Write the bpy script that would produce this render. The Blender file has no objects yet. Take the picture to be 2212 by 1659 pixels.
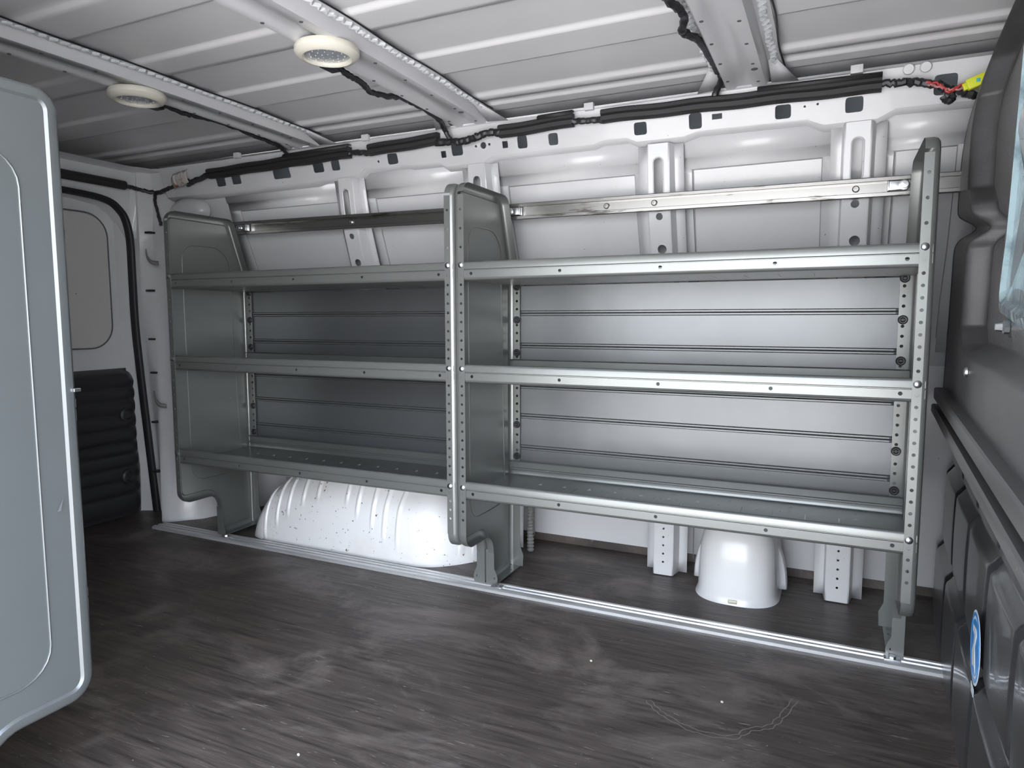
import bpy, bmesh, math, random
from mathutils import Vector, Matrix
import numpy as np
random.seed(7)
PI = math.pi
SC = bpy.context.scene
COL = SC.collection

# ------------------------------------------------------------------ camera
YAW, PITCH, ROLL, FPX = 0.440667, 0.0971406, -0.0023888, 1482.56
fwd = Vector((-math.sin(YAW)*math.cos(PITCH), math.cos(YAW)*math.cos(PITCH), -math.sin(PITCH)))
rgt = fwd.cross(Vector((0, 0, 1))).normalized(); upv = rgt.cross(fwd)
r2 = rgt*math.cos(ROLL)+upv*math.sin(ROLL); u2 = upv*math.cos(ROLL)-rgt*math.sin(ROLL)
cam_d = bpy.data.cameras.new('camera'); cam = bpy.data.objects.new('camera', cam_d); COL.objects.link(cam)
cam_d.sensor_width = 36; cam_d.lens = FPX/2212*36; cam_d.clip_start = 0.02; cam_d.clip_end = 200
M = Matrix((r2, u2, -fwd)).transposed().to_4x4(); M.translation = (0, 0, 0.82); cam.matrix_world = M
SC.camera = cam

# ------------------------------------------------------------------ world and light
w = bpy.data.worlds.new('sky'); SC.world = w; w.use_nodes = True
nt = w.node_tree; bg = nt.nodes['Background']
tc = nt.nodes.new('ShaderNodeTexCoord'); sep = nt.nodes.new('ShaderNodeSeparateXYZ'); cr = nt.nodes.new('ShaderNodeValToRGB')
nt.links.new(tc.outputs['Generated'], sep.inputs[0]); nt.links.new(sep.outputs['Z'], cr.inputs[0]); nt.links.new(cr.outputs[0], bg.inputs[0])
cr.color_ramp.elements[0].position = 0.0; cr.color_ramp.elements[0].color = (0.965, 0.98, 1.0, 1)
cr.color_ramp.elements[1].position = 0.7; cr.color_ramp.elements[1].color = (0.62, 0.74, 0.95, 1)
# hazy sky, brighter towards the front and the door side
vd = nt.nodes.new('ShaderNodeVectorMath'); vd.operation = 'DOT_PRODUCT'; vd.inputs[1].default_value = Vector((0.85, -0.6, 0.15)).normalized(); nt.links.new(tc.outputs['Generated'], vd.inputs[0])
mr_ = nt.nodes.new('ShaderNodeMapRange'); mr_.inputs['From Min'].default_value = 0.1; mr_.inputs['From Max'].default_value = 1.0
mr_.inputs['To Min'].default_value = 0.75; mr_.inputs['To Max'].default_value = 2.1; nt.links.new(vd.outputs['Value'], mr_.inputs['Value']); nt.links.new(mr_.outputs[0], bg.inputs[1])
sun_d = bpy.data.lights.new('sun', 'SUN'); sun_d.energy = 4.8; sun_d.angle = math.radians(1.0); sun_d.color = (1, 0.965, 0.93)
sun = bpy.data.objects.new('sun', sun_d); COL.objects.link(sun)
# sunshine comes from beyond the van, so it lights the paving outside the side door and not the cargo floor
sun.rotation_euler = Vector((0.25, -0.42, -1.0)).to_track_quat('-Z', 'Y').to_euler()
SC.view_settings.view_transform = 'Standard'; SC.view_settings.look = 'None'
SC.view_settings.exposure = 2.8; SC.view_settings.gamma = 1.0; SC.view_settings.use_curve_mapping = False

# ------------------------------------------------------------------ materials
def dust_sheen(m, wgt, col):
    b = m.node_tree.nodes['Principled BSDF']; b.inputs['Sheen Weight'].default_value = wgt; b.inputs['Sheen Roughness'].default_value = .45; b.inputs['Sheen Tint'].default_value = (*col, 1); return m
def mat(name, col, rough=0.5, metal=0.0, spec=0.5, bump=None, mott=None, coat=0.0, trans=0.0, stretch=(1, 1, 1), specks=None, rvar=0.0):
    m = bpy.data.materials.new(name); m.use_nodes = True; n = m.node_tree; L = n.links
    b = n.nodes['Principled BSDF']; b.inputs['Base Color'].default_value = (*col, 1); b.inputs['Roughness'].default_value = rough
    b.inputs['Metallic'].default_value = metal; b.inputs['Specular IOR Level'].default_value = spec
    b.inputs['Coat Weight'].default_value = coat; b.inputs['Transmission Weight'].default_value = trans
    t = n.nodes.new('ShaderNodeTexCoord'); mp = n.nodes.new('ShaderNodeMapping'); mp.inputs['Scale'].default_value = stretch
    L.new(t.outputs['Object'], mp.inputs[0])
    out = None
    if mott:                                    # (scale, other colour, lo, hi)
        nz = n.nodes.new('ShaderNodeTexNoise'); nz.inputs['Scale'].default_value = mott[0]; nz.inputs['Detail'].default_value = 8; nz.inputs['Roughness'].default_value = .62
        L.new(mp.outputs[0], nz.inputs[0]); rp = n.nodes.new('ShaderNodeValToRGB')
        rp.color_ramp.elements[0].position = mott[2]; rp.color_ramp.elements[0].color = (*col, 1)
        rp.color_ramp.elements[1].position = mott[3]; rp.color_ramp.elements[1].color = (*mott[1], 1)
        L.new(nz.outputs[0], rp.inputs[0]); out = rp.outputs[0]
        if rvar:
            mr = n.nodes.new('ShaderNodeMapRange'); mr.inputs['To Min'].default_value = rough-rvar; mr.inputs['To Max'].default_value = rough+rvar
            L.new(nz.outputs[0], mr.inputs[0]); L.new(mr.outputs[0], b.inputs['Roughness'])
    if specks:                                  # (scale, colour, threshold)
        ns = n.nodes.new('ShaderNodeTexNoise'); ns.inputs['Scale'].default_value = specks[0]; ns.inputs['Detail'].default_value = 2
        L.new(t.outputs['Object'], ns.inputs[0]); r2_ = n.nodes.new('ShaderNodeValToRGB')
        r2_.color_ramp.elements[0].position = specks[2]; r2_.color_ramp.elements[0].color = (0, 0, 0, 1)
        r2_.color_ramp.elements[1].position = specks[2]+.02; r2_.color_ramp.elements[1].color = (1, 1, 1, 1)
        L.new(ns.outputs[0], r2_.inputs[0]); mx = n.nodes.new('ShaderNodeMixRGB'); L.new(r2_.outputs[0], mx.inputs[0])
        if out: L.new(out, mx.inputs[1])
        else: mx.inputs[1].default_value = (*col, 1)
        mx.inputs[2].default_value = (*specks[1], 1); out = mx.outputs[0]
    if out: L.new(out, b.inputs['Base Color'])
    if bump:                                    # (scale, strength, distance)
        nb = n.nodes.new('ShaderNodeTexNoise'); nb.inputs['Scale'].default_value = bump[0]; nb.inputs['Detail'].default_value = 3
        L.new(mp.outputs[0], nb.inputs[0]); bp = n.nodes.new('ShaderNodeBump'); bp.inputs['Strength'].default_value = bump[1]; bp.inputs['Distance'].default_value = bump[2]
        L.new(nb.outputs[0], bp.inputs['Height']); L.new(bp.outputs[0], b.inputs['Normal'])
    return m

WHITE = mat('van_white_paint', (0.575, 0.575, 0.585), 0.30, coat=.25, mott=(6, (0.555, 0.555, 0.565), .45, .6), specks=(95, (.22, .2, .18), .765), bump=(1.8, .25, .02))
WHITE_ROOF = mat('roof_white_paint', (0.68, 0.672, 0.675), 0.33, coat=.15, bump=(1.1, .25, .03), stretch=(.4, 1, 1))
WHITE_SCUFF = mat('scuffed_white_paint', (0.76, 0.76, 0.76), 0.3, coat=.3, mott=(5, (0.7, 0.69, 0.68), .5, .65), specks=(85, (.14, .11, .08), .70), stretch=(1, 1, 1.5))
DIMWHITE = mat('outer_skin_primer', (0.62, 0.68, 0.74), 0.5)
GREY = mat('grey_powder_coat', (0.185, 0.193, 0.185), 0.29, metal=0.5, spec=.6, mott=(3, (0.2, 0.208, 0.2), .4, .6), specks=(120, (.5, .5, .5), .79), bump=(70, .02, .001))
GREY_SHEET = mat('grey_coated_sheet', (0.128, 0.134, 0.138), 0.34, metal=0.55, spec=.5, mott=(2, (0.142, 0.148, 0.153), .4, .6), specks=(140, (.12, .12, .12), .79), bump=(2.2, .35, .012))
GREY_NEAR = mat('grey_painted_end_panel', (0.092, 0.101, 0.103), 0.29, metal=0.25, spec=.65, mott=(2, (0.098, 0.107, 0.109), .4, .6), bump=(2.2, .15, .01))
ALU = mat('aluminium', (0.72, 0.72, 0.72), 0.36, metal=.6, mott=(20, (0.55, 0.54, 0.53), .5, .7), stretch=(.2, 1, 1))
GALV = mat('galvanised_steel', (0.34, 0.333, 0.32), 0.25, metal=.9, mott=(14, (0.12, 0.11, 0.10), .58, .66), stretch=(.5, 1, 3))
ZINC = mat('zinc_bolt', (0.6, 0.61, 0.63), 0.28, metal=1)
BLACK = mat('black_plastic', (0.018, 0.018, 0.02), 0.42)
BLACK_FOAM = mat('black_foam', (0.018, 0.017, 0.018), 0.6, bump=(60, .3, .003), stretch=(.1, 1, 1))
RUBBER = mat('black_rubber_seal', (0.012, 0.012, 0.014), 0.45)
TRIM = mat('black_grained_trim', (0.028, 0.028, 0.031), 0.36, bump=(240, .5, .002))
BULK = mat('black_grained_bulkhead', (0.042, 0.041, 0.042), 0.44, spec=.5, bump=(300, .3, .0012), mott=(7, (.062, .06, .061), .4, .65), specks=(130, (.3, .29, .27), .785))
GRAIN = mat('grained_black_plastic_painted_glare', (0.085, 0.084, 0.087), 0.33, spec=.9, coat=.3, bump=(230, 1.0, .03), mott=(7, (.10, .098, .10), .4, .65), specks=(130, (.3, .29, .27), .785))  # base lighter than the rim plastic, painting in the glare off the recess
BULK_L = mat('black_semi_gloss_bulkhead', (0.024, 0.024, 0.026), 0.30, coat=.3, bump=(300, .25, .0012), mott=(9, (.034, .033, .034), .45, .65), specks=(110, (.3, .3, .3), .79))
LEDGE = mat('grey_black_ledge', (0.07, 0.068, 0.066), 0.36, specks=(60, (.35, .32, .24), .76))
CREAM = mat('cream_plastic', (0.68, 0.65, 0.56), 0.35)
LENS = mat('clear_lamp_lens', (0.30, 0.32, 0.35), 0.12, coat=.6, bump=(180, .5, .002))
SEALANT = mat('white_sealant', (0.62, 0.63, 0.64), 0.45, bump=(150, .5, .003))
YELLOW = mat('yellow_plastic', (0.62, 0.66, 0.03), 0.4)
RED = mat('red_wire', (0.45, 0.04, 0.04), 0.4)
PINK = mat('pink_wire', (0.5, 0.2, 0.2), 0.4)
TEAL = mat('teal_plastic', (0.1, 0.4, 0.45), 0.4)
TAPE = mat('clear_crinkled_tape', (0.5, 0.47, 0.44), 0.22, bump=(60, .8, .006), mott=(30, (.35, .12, .08), .6, .66))
BLUE = mat('sticker_blue', (0.03, 0.24, 0.62), 0.3)
PALE = mat('sticker_white', (0.72, 0.8, 0.84), 0.3)
GLASSY = mat('pale_blue_clear_plastic', (0.36, 0.48, 0.52), 0.12, coat=.5, trans=.08, mott=(9, (.17, .23, .26), .5, .62), bump=(9, .5, .03))
CLIP = mat('grey_plastic_clip', (0.2, 0.2, 0.19), 0.5)
BEADLINE = mat('dark_seam_and_hole_shade', (0.10, 0.10, 0.11), 0.7)  # dark tone for seams and for painted shade inside the bow holes
CONC = mat('pale_concrete', (0.50, 0.475, 0.45), 0.9, mott=(2, (.44, .42, .40), .4, .6))
STAIN = mat('dried_water_mark', (0.21, 0.195, 0.18), 0.55)

dust_sheen(GRAIN, .10, (.9, .88, .9)); dust_sheen(BULK, .03, (.9, .88, .88)); dust_sheen(BULK_L, .02, (.9, .9, .9))  # sheen stands in for light glancing off the plastic grain
# floor: worn dark rubber-faced board, streaked along the van
def floor_mat():
    m = bpy.data.materials.new('worn_dark_rubber_floor'); m.use_nodes = True; n = m.node_tree; L = n.links; b = n.nodes['Principled BSDF']
    t = n.nodes.new('ShaderNodeTexCoord')
    def nz(sc, stretch, det=8, rough=.6, dist=0):
        mp = n.nodes.new('ShaderNodeMapping'); mp.inputs['Scale'].default_value = stretch; mp.inputs['Rotation'].default_value = (0, 0, .04)
        L.new(t.outputs['Object'], mp.inputs[0]); x = n.nodes.new('ShaderNodeTexNoise'); x.inputs['Scale'].default_value = sc
        x.inputs['Detail'].default_value = det; x.inputs['Roughness'].default_value = rough; x.inputs['Distortion'].default_value = dist
        L.new(mp.outputs[0], x.inputs[0]); return x.outputs[0]
    def ramp(src, p0, c0, p1, c1):
        r = n.nodes.new('ShaderNodeValToRGB'); r.color_ramp.elements[0].position = p0; r.color_ramp.elements[0].color = (*c0, 1)
        r.color_ramp.elements[1].position = p1; r.color_ramp.elements[1].color = (*c1, 1); L.new(src, r.inputs[0]); return r.outputs[0]
    def mix(f, a, c, mode='MIX', fac=1):
        x = n.nodes.new('ShaderNodeMixRGB'); x.blend_type = mode
        if f is None: x.inputs[0].default_value = fac
        else: L.new(f, x.inputs[0])
        L.new(a, x.inputs[1])
        if isinstance(c, tuple): x.inputs[2].default_value = (*c, 1)
        else: L.new(c, x.inputs[2])
        return x.outputs[0]
    streak = ramp(nz(5, (1.2, 14, 1), 6, .6, .5), .32, (0.030, 0.024, 0.021), .74, (0.112, 0.090, 0.078))
    dust_sheen = ramp(nz(2.6, (1, 1.6, 1), 9, .7, .6), 0.50, (0, 0, 0), .70, (1, 1, 1))
    c = mix(dust_sheen, streak, (0.20, 0.170, 0.152))
    scr = ramp(nz(9, (1.5, 12, 1), 4, .5, 2.2), .675, (0, 0, 0), .72, (1, 1, 1))
    c = mix(scr, c, (0.25, 0.225, 0.205))
    sp = ramp(nz(75, (1, 1, 1), 2, .5), .765, (0, 0, 0), .78, (1, 1, 1))
    c = mix(sp, c, (0.3, 0.27, 0.22))
    L.new(c, b.inputs['Base Color'])
    rr = n.nodes.new('ShaderNodeMapRange'); rr.inputs['To Min'].default_value = .34; rr.inputs['To Max'].default_value = .55
    L.new(nz(4, (1, 5, 1)), rr.inputs[0]); L.new(rr.outputs[0], b.inputs['Roughness'])
    bp = n.nodes.new('ShaderNodeBump'); bp.inputs['Strength'].default_value = .35; bp.inputs['Distance'].default_value = .004
    L.new(nz(7, (1, 16, 1), 5), bp.inputs['Height']); L.new(bp.outputs[0], b.inputs['Normal'])
    return m
FLOOR = floor_mat()

# ------------------------------------------------------------------ mesh helpers
def curve_plate(loops, t):
    cu = bpy.data.curves.new('tmp', 'CURVE'); cu.dimensions = '2D'; cu.fill_mode = 'BOTH'; cu.extrude = t/2
    for lp in loops:
        sp = cu.splines.new('POLY'); sp.points.add(len(lp)-1)
        for i, (a, c) in enumerate(lp): sp.points[i].co = (a, c, 0, 1)
        sp.use_cyclic_u = True
    ob = bpy.data.objects.new('tmp', cu); COL.objects.link(ob)
    dg = bpy.context.evaluated_depsgraph_get(); dg.update()
    me = bpy.data.meshes.new_from_object(ob.evaluated_get(dg))
    bpy.data.objects.remove(ob); bpy.data.curves.remove(cu)
    return me
def circ(u, v, r, n=10, asp=1.0): return [(u+r*math.cos(2*PI*i/n), v+r*asp*math.sin(2*PI*i/n)) for i in range(n)]
def rrect(u0, v0, u1, v1, r, n=4):
    out = []
    for (cx, cy, a) in ((u1-r, v0+r, -PI/2), (u1-r, v1-r, 0), (u0+r, v1-r, PI/2), (u0+r, v0+r, PI)):
        for i in range(n+1):
            t = a+PI/2*i/n; out.append((cx+r*math.cos(t), cy+r*math.sin(t)))
    return out
def rect(u0, v0, u1, v1): return [(u0, v0), (u1, v0), (u1, v1), (u0, v1)]
def frame(o, u, v):
    u = Vector(u).normalized(); v = Vector(v).normalized(); nn = u.cross(v)
    m = Matrix((u, v, nn)).transposed().to_4x4(); m.translation = o; return m
XZ = lambda y: frame((0, y, 0), (1, 0, 0), (0, 0, 1))
YZ = lambda x: frame((x, 0, 0), (0, 1, 0), (0, 0, 1))
XY = lambda z: frame((0, 0, z), (1, 0, 0), (0, 1, 0))

class MB:
    def __init__(s): s.bm = bmesh.new()
    def faces(s, vs, fs):
        bv = [s.bm.verts.new(v) for v in vs]
        for f in fs:
            try: s.bm.faces.new([bv[i] for i in f])
            except ValueError: pass
        return s
    def box(s, a, b, bev=0):
        x0, y0, z0 = a; x1, y1, z1 = b
        vs = [(x0, y0, z0), (x1, y0, z0), (x1, y1, z0), (x0, y1, z0), (x0, y0, z1), (x1, y0, z1), (x1, y1, z1), (x0, y1, z1)]
        if not bev: return s.faces(vs, [(0, 3, 2, 1), (4, 5, 6, 7), (0, 1, 5, 4), (1, 2, 6, 5), (2, 3, 7, 6), (3, 0, 4, 7)])
        t = bmesh.new(); bv = [t.verts.new(v) for v in vs]
        for f in [(0, 3, 2, 1), (4, 5, 6, 7), (0, 1, 5, 4), (1, 2, 6, 5), (2, 3, 7, 6), (3, 0, 4, 7)]: t.faces.new([bv[i] for i in f])
        bmesh.ops.bevel(t, geom=list(t.edges), offset=bev, segments=3, profile=.5, affect='EDGES')
        me = bpy.data.meshes.new('t'); t.to_mesh(me); t.free(); s.bm.from_mesh(me); bpy.data.meshes.remove(me); return s
    def plate(s, loops, t, m):
        me = curve_plate(loops, t); me.transform(m); s.bm.from_mesh(me); bpy.data.meshes.remove(me); return s
    def grid(s, P, closed_u=False, closed_v=False):
        nu, nv = len(P), len(P[0]); vs = [p for r in P for p in r]; fs = []
        for i in range(nu if closed_u else nu-1):
            for j in range(nv if closed_v else nv-1):
                a = i*nv+j; b_ = ((i+1) % nu)*nv+j; c = ((i+1) % nu)*nv+(j+1) % nv; d = i*nv+(j+1) % nv; fs.append((a, b_, c, d))
        return s.faces(vs, fs)
    def sweepx(s, prof, x0, x1, closed=True, caps=True, n=1):   # prof = [(y,z)]
        P = [[(x0+(x1-x0)*i/n, y, z) for (y, z) in prof] for i in range(n+1)]
        s.grid(P, closed_v=closed)
        if closed and caps: 
            for r in (P[0], P[-1]): s.faces(r, [tuple(range(len(r)))])
        return s
    def tube(s, pts, r, n=8, caps=True):
        pts = [Vector(p) for p in pts]; rr = r if isinstance(r, (list, tuple)) else [r]*len(pts); rings = []
        up = Vector((0, 0, 1))
        d0 = (pts[1]-pts[0]).normalized()
        if abs(d0.dot(up)) > .9: up = Vector((0, 1, 0))
        nrm = d0.cross(up).normalized()
        for i, p in enumerate(pts):
            d = (pts[min(i+1, len(pts)-1)]-pts[max(i-1, 0)]).normalized(); nrm = (nrm-d*nrm.dot(d)).normalized(); b_ = d.cross(nrm)
            rings.append([tuple(p+(nrm*math.cos(2*PI*k/n)+b_*math.sin(2*PI*k/n))*rr[i]) for k in range(n)])
        s.grid(rings, closed_v=True)
        if caps: s.faces(rings[0], [tuple(range(n))]); s.faces(rings[-1], [tuple(range(n))])
        return s
    def lathe(s, prof, c, axis, n=24):       # prof = [(r, h)], axis direction
        ax = Vector(axis).normalized(); a = ax.orthogonal().normalized(); b_ = ax.cross(a); c = Vector(c)
        P = [[tuple(c+ax*h+(a*math.cos(2*PI*k/n)+b_*math.sin(2*PI*k/n))*max(r, 1e-5)) for k in range(n)] for (r, h) in prof]
        s.grid(P, closed_v=True); return s
    def build(s, name, m, parent=None, sharp=35, smooth=True, solid=0, loc=None):
        bmesh.ops.remove_doubles(s.bm, verts=s.bm.verts, dist=1e-5)
        bmesh.ops.recalc_face_normals(s.bm, faces=s.bm.faces)
        if loc is not None: bmesh.ops.translate(s.bm, verts=s.bm.verts, vec=-Vector(loc))
        me = bpy.data.meshes.new(name); s.bm.to_mesh(me); s.bm.free()
        for mm in (m if isinstance(m, (list, tuple)) else [m]): me.materials.append(mm)
        if smooth:
            me.polygons.foreach_set('use_smooth', [True]*len(me.polygons)); me.set_sharp_from_angle(angle=math.radians(sharp))
        o = bpy.data.objects.new(name, me); COL.objects.link(o)
        if loc is not None: o.location = loc
        if parent: o.parent = parent
        if solid:
            md = o.modifiers.new('thickness', 'SOLIDIFY'); md.thickness = solid; md.offset = 0
        return o
def spline(pts, n=8):
    P = [Vector(p) for p in pts]; out = []
    for i in range(len(P)-1):
        p0, p1, p2, p3 = P[max(i-1, 0)], P[i], P[i+1], P[min(i+2, len(P)-1)]
        for k in range(n):
            t = k/n; out.append(.5*((2*p1)+(p2-p0)*t+(2*p0-5*p1+4*p2-p3)*t*t+(3*p1-p0-3*p2+p3)*t**3))
    out.append(P[-1]); return out
def tag(o, label, cat, group=None, kind=None):
    if label: o['label'] = label
    if cat: o['category'] = cat
    if group: o['group'] = group
    if kind: o['kind'] = kind
    return o
def empty(name, loc=(0, 0, 0), rz=0):
    o = bpy.data.objects.new(name, None); o.empty_display_size = .05; COL.objects.link(o); o.location = loc; o.rotation_euler = (0, 0, rz); return o
def local(o, e):          # world-built child under an empty that stands at e.location
    o.parent = e; o.location = Vector(o.location)-e.location; return o

# ------------------------------------------------------------------ the setting
XR, XF = -2.66, 0.34          # rear doors / front edge
ZT = 1.445                    # roof skin
def prof_skin(z):             # far wall inner skin y at height z
    pts = [(0, 2.275), (.5, 2.265), (.68, 2.25), (.85, 2.19), (1.0, 2.10), (1.14, 2.045), (1.3, 2.0), (1.45, 1.98)]
    for (a, ya), (b, yb) in zip(pts, pts[1:]):
        if z <= b: return ya+(yb-ya)*(z-a)/(b-a)
    return pts[-1][1]
def prof_post(z):
    pts = [(0, 2.117), (.3, 2.12), (.7, 2.10), (.95, 2.035), (1.14, 1.975), (1.3, 1.952), (1.45, 1.94)]
    for (a, ya), (b, yb) in zip(pts, pts[1:]):
        if z <= b: return ya+(yb-ya)*(z-a)/(b-a)
    return pts[-1][1]

b = MB(); b.box((-2.75, .32, -.03), (.45, 2.33, 0.0)); b.box((-2.75, 2.283, 0), (.45, 2.30, .05))
tag(b.build('floor', FLOOR), 'dark brown worn rubber cargo floor', None, kind='structure')
b = MB(); b.box((-9, -9, -.75), (9, 9, -.70))
tag(b.build('ground', CONC, smooth=False), None, None, kind='structure')

# roof skin with long pressed beads
def roof_z(y):
    z = ZT+.012*(1-((y-1.15)/.95)**2)
    for (y0, y1, yd) in ((1.20, 1.305, .009), (1.47, 1.60, .009), (1.78, 1.835, .008), (1.86, 1.93, .008), (.93, 1.05, .009), (.66, .79, .009)):
        up = min(max((y-y0)/.014, 0), 1); dn = min(max((y1-y)/.006, 0), 1); z -= yd*min(up, dn)
    return z
ys = sorted(set([round(.3+i*(2.14-.3)/90, 4) for i in range(91)]+[v for (a, c) in ((1.20, 1.305), (1.47, 1.60), (1.78, 1.835), (1.86, 1.93), (.93, 1.05), (.66, .79)) for v in (a, a+.005, a+.01, a+.014, c-.006, c)]))
b = MB(); b.grid([[(x, y, roof_z(y)) for y in ys] for x in (-2.72, -1.7, -.8, .1, .45)])
b.box((-2.85, .24, 1.475), (.6, 2.36, 1.50))
tag(b.build('ceiling', WHITE_ROOF, sharp=60), 'white painted metal roof with long pressed beads', None, kind='structure')

# far wall: outer skin, pressed frames round each recessed field
b = MB()
zs = [.030, .25, .5, .66, .68, .7, .76, .85, .93, 1.0, 1.07, 1.14, 1.22, 1.3, 1.315]
b.grid([[(x, prof_skin(z)+(.006 if .67 < z < .69 else 0), z) for z in zs] for x in (-2.5, -1.8, -1.1, -.4, .36)])
b.build('wall_far', WHITE, sharp=20)
o = bpy.data.objects['wall_far']; tag(o, 'white painted van side wall behind the shelving', None, kind='structure')
b = MB()
b.grid([[(x, y, z) for (y, z) in ((2.31, -.02), (2.31, .9), (2.2, 1.2), (2.12, 1.46))] for x in (-2.75, .45)])
b.build('outer_skin', DIMWHITE, parent=o)
b = MB(); b.box((-2.9, 2.34, -.35), (.6, 2.38, 1.50)); b.build('outer_light_seal', DIMWHITE, parent=o, smooth=False)  # unseen shell box added to close light leaks along the far side
b = MB(); b.box((.52, .24, -.35), (.56, 2.34, 1.475)); tag(b.build('front_light_seal', mat('dark_light_seal', (.08, .08, .08), .6), smooth=False), None, None, kind='structure')  # unseen dark box added to stop outside light leaking in at the front
b = MB(); b.box((-2.82, .24, -.35), (-2.78, 2.34, 1.475)); tag(b.build('rear_light_seal', WHITE, smooth=False), None, None, kind='structure')  # unseen box added behind the rear door to shut out stray light

POSTX = (-1.56, -1.045, -.47, .03)
# raised borders pressed into the wall beside the posts and under the header
b = MB()
edges = [-2.2]+list(POSTX)+[.33]
for i in range(len(edges)-1):
    xa = edges[i]+.085; xb = edges[i+1]-.08
    zz = [.72, .85, .93, 1.0, 1.07, 1.14, 1.22, 1.235]
    for (u0, u1) in ((edges[i]+.03, xa), (xb, edges[i+1]-.03)):
        b.grid([[(x, prof_skin(z)-off, z) for z in zz] for x, off in ((u0, .006), (u1-.002, .006), (u1, -.001))])
    b.grid([[(x, prof_skin(z)-off, z) for x in (edges[i]+.03, edges[i+1]-.03)] for z, off in ((1.232, -.001), (1.235, .006), (1.262, .006), (1.265, .012), (1.316, .018))])
b.build('pressed_border', WHITE, parent=o, solid=.001)
b = MB()
for i in range(len(edges)-1):
    xa = edges[i]+.085; xb = edges[i+1]-.08
    for x in (xa+.001, xb-.001): b.tube([(x, prof_skin(z)-.0045, z) for z in (.76, .85, .93, 1.0, 1.07, 1.14, 1.22, 1.235)], .0013, 5)
    b.tube([(xa, prof_skin(1.234)-.004, 1.2335), (xb, prof_skin(1.234)-.004, 1.2335)], .0012, 5)
    b.tube([(edges[i]+.068, prof_skin(z)-.012, z) for z in (.02, .3, .6)], .0013, 5)
b.build('seam_line', mat('grey_gap_shade', (.3, .3, .31), .6), parent=o)  # thin grey strips paint the shade in the panel gaps

def wall_post(xc, label):
    e = empty('wall_post', (xc, 2.117, 0)); tag(e, label, 'wall post', 'upright posts along the far wall')
    b = MB(); zs = [0.0+.0*i for i in range(1)]
    zs = [0.003]+[.05*i for i in range(1, 27)]
    # hat section: flange, side, face, side, flange
    sec = [(-.062, 0), (-.036, 0), (-.031, -1), (-.026, -1.06), (.026, -1.06), (.031, -1), (.040, 0), (.066, 0)]
    P = []
    for dx, k in sec:
        col = []
        for z in zs:
            yp = prof_post(z); dep = min(.05, (prof_skin(z)-yp)*.5) if z > .75 else .05
            col.append((dx, yp+(dep if k == 0 else (.0 if k == -1.06 else .003))-2.117, z))
        P.append(col)
    # leave the face strip for the perforated plates
    b.grid(P[:4]); b.grid(P[4:]); b.build('post_side', WHITE, parent=e, solid=.0015)
    b = MB()
    # face as plates following the profile, with slots and small holes
    def seg(z0, z1, holes):
        y0, y1 = prof_post(z0)-2.117, prof_post(z1)-2.117; L_ = math.hypot(y1-y0, z1-z0)
        lo = [rect(-.0275, 0, .0275, L_)]
        for h in holes: lo.append([(u, (v-z0)*L_/(z1-z0)) for (u, v) in h])
        b.plate(lo, .0015, frame((0, y0, z0), (1, 0, 0), (0, y1-y0, z1-z0)))
    small = [.045+.027*i for i in range(10)]
    seg(.003, .3, [circ(0, z, .0035, 8) for z in small if z < .29])
    seg(.3, .7, []); seg(.7, .95, [circ(0, .85, .012, 12)])
    seg(.95, 1.14, [circ(.003, 1.015, .013, 12), circ(0, 1.105, .010, 12)])
    seg(1.14, 1.3, [rrect(-.0125, 1.16, .0125, 1.262, .0124, 5)])
    b.build('post_face', WHITE, parent=e)
    # pressed rims round the slot
    b = MB()
    y0, y1 = prof_post(1.14)-2.117, prof_post(1.3)-2.117
    lp = rrect(-.0145, 1.158, .0145, 1.264, .0144, 5); pts = [(u, y0+(y1-y0)*(v-1.14)/.16-.001, v) for u, v in lp]; pts += pts[:2]
    b.tube(pts, .0018, 6); b.build('slot_rim', WHITE, parent=e)
    return e
for xc, lb in zip(POSTX, ('white slotted wall post seen above the left shelving unit', 'white wall post just behind the divider between the shelving units',
                          'white slotted wall post just left of the white domed floor housing', 'white slotted wall post just right of the white domed floor housing')):
    wall_post(xc, lb)

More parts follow.
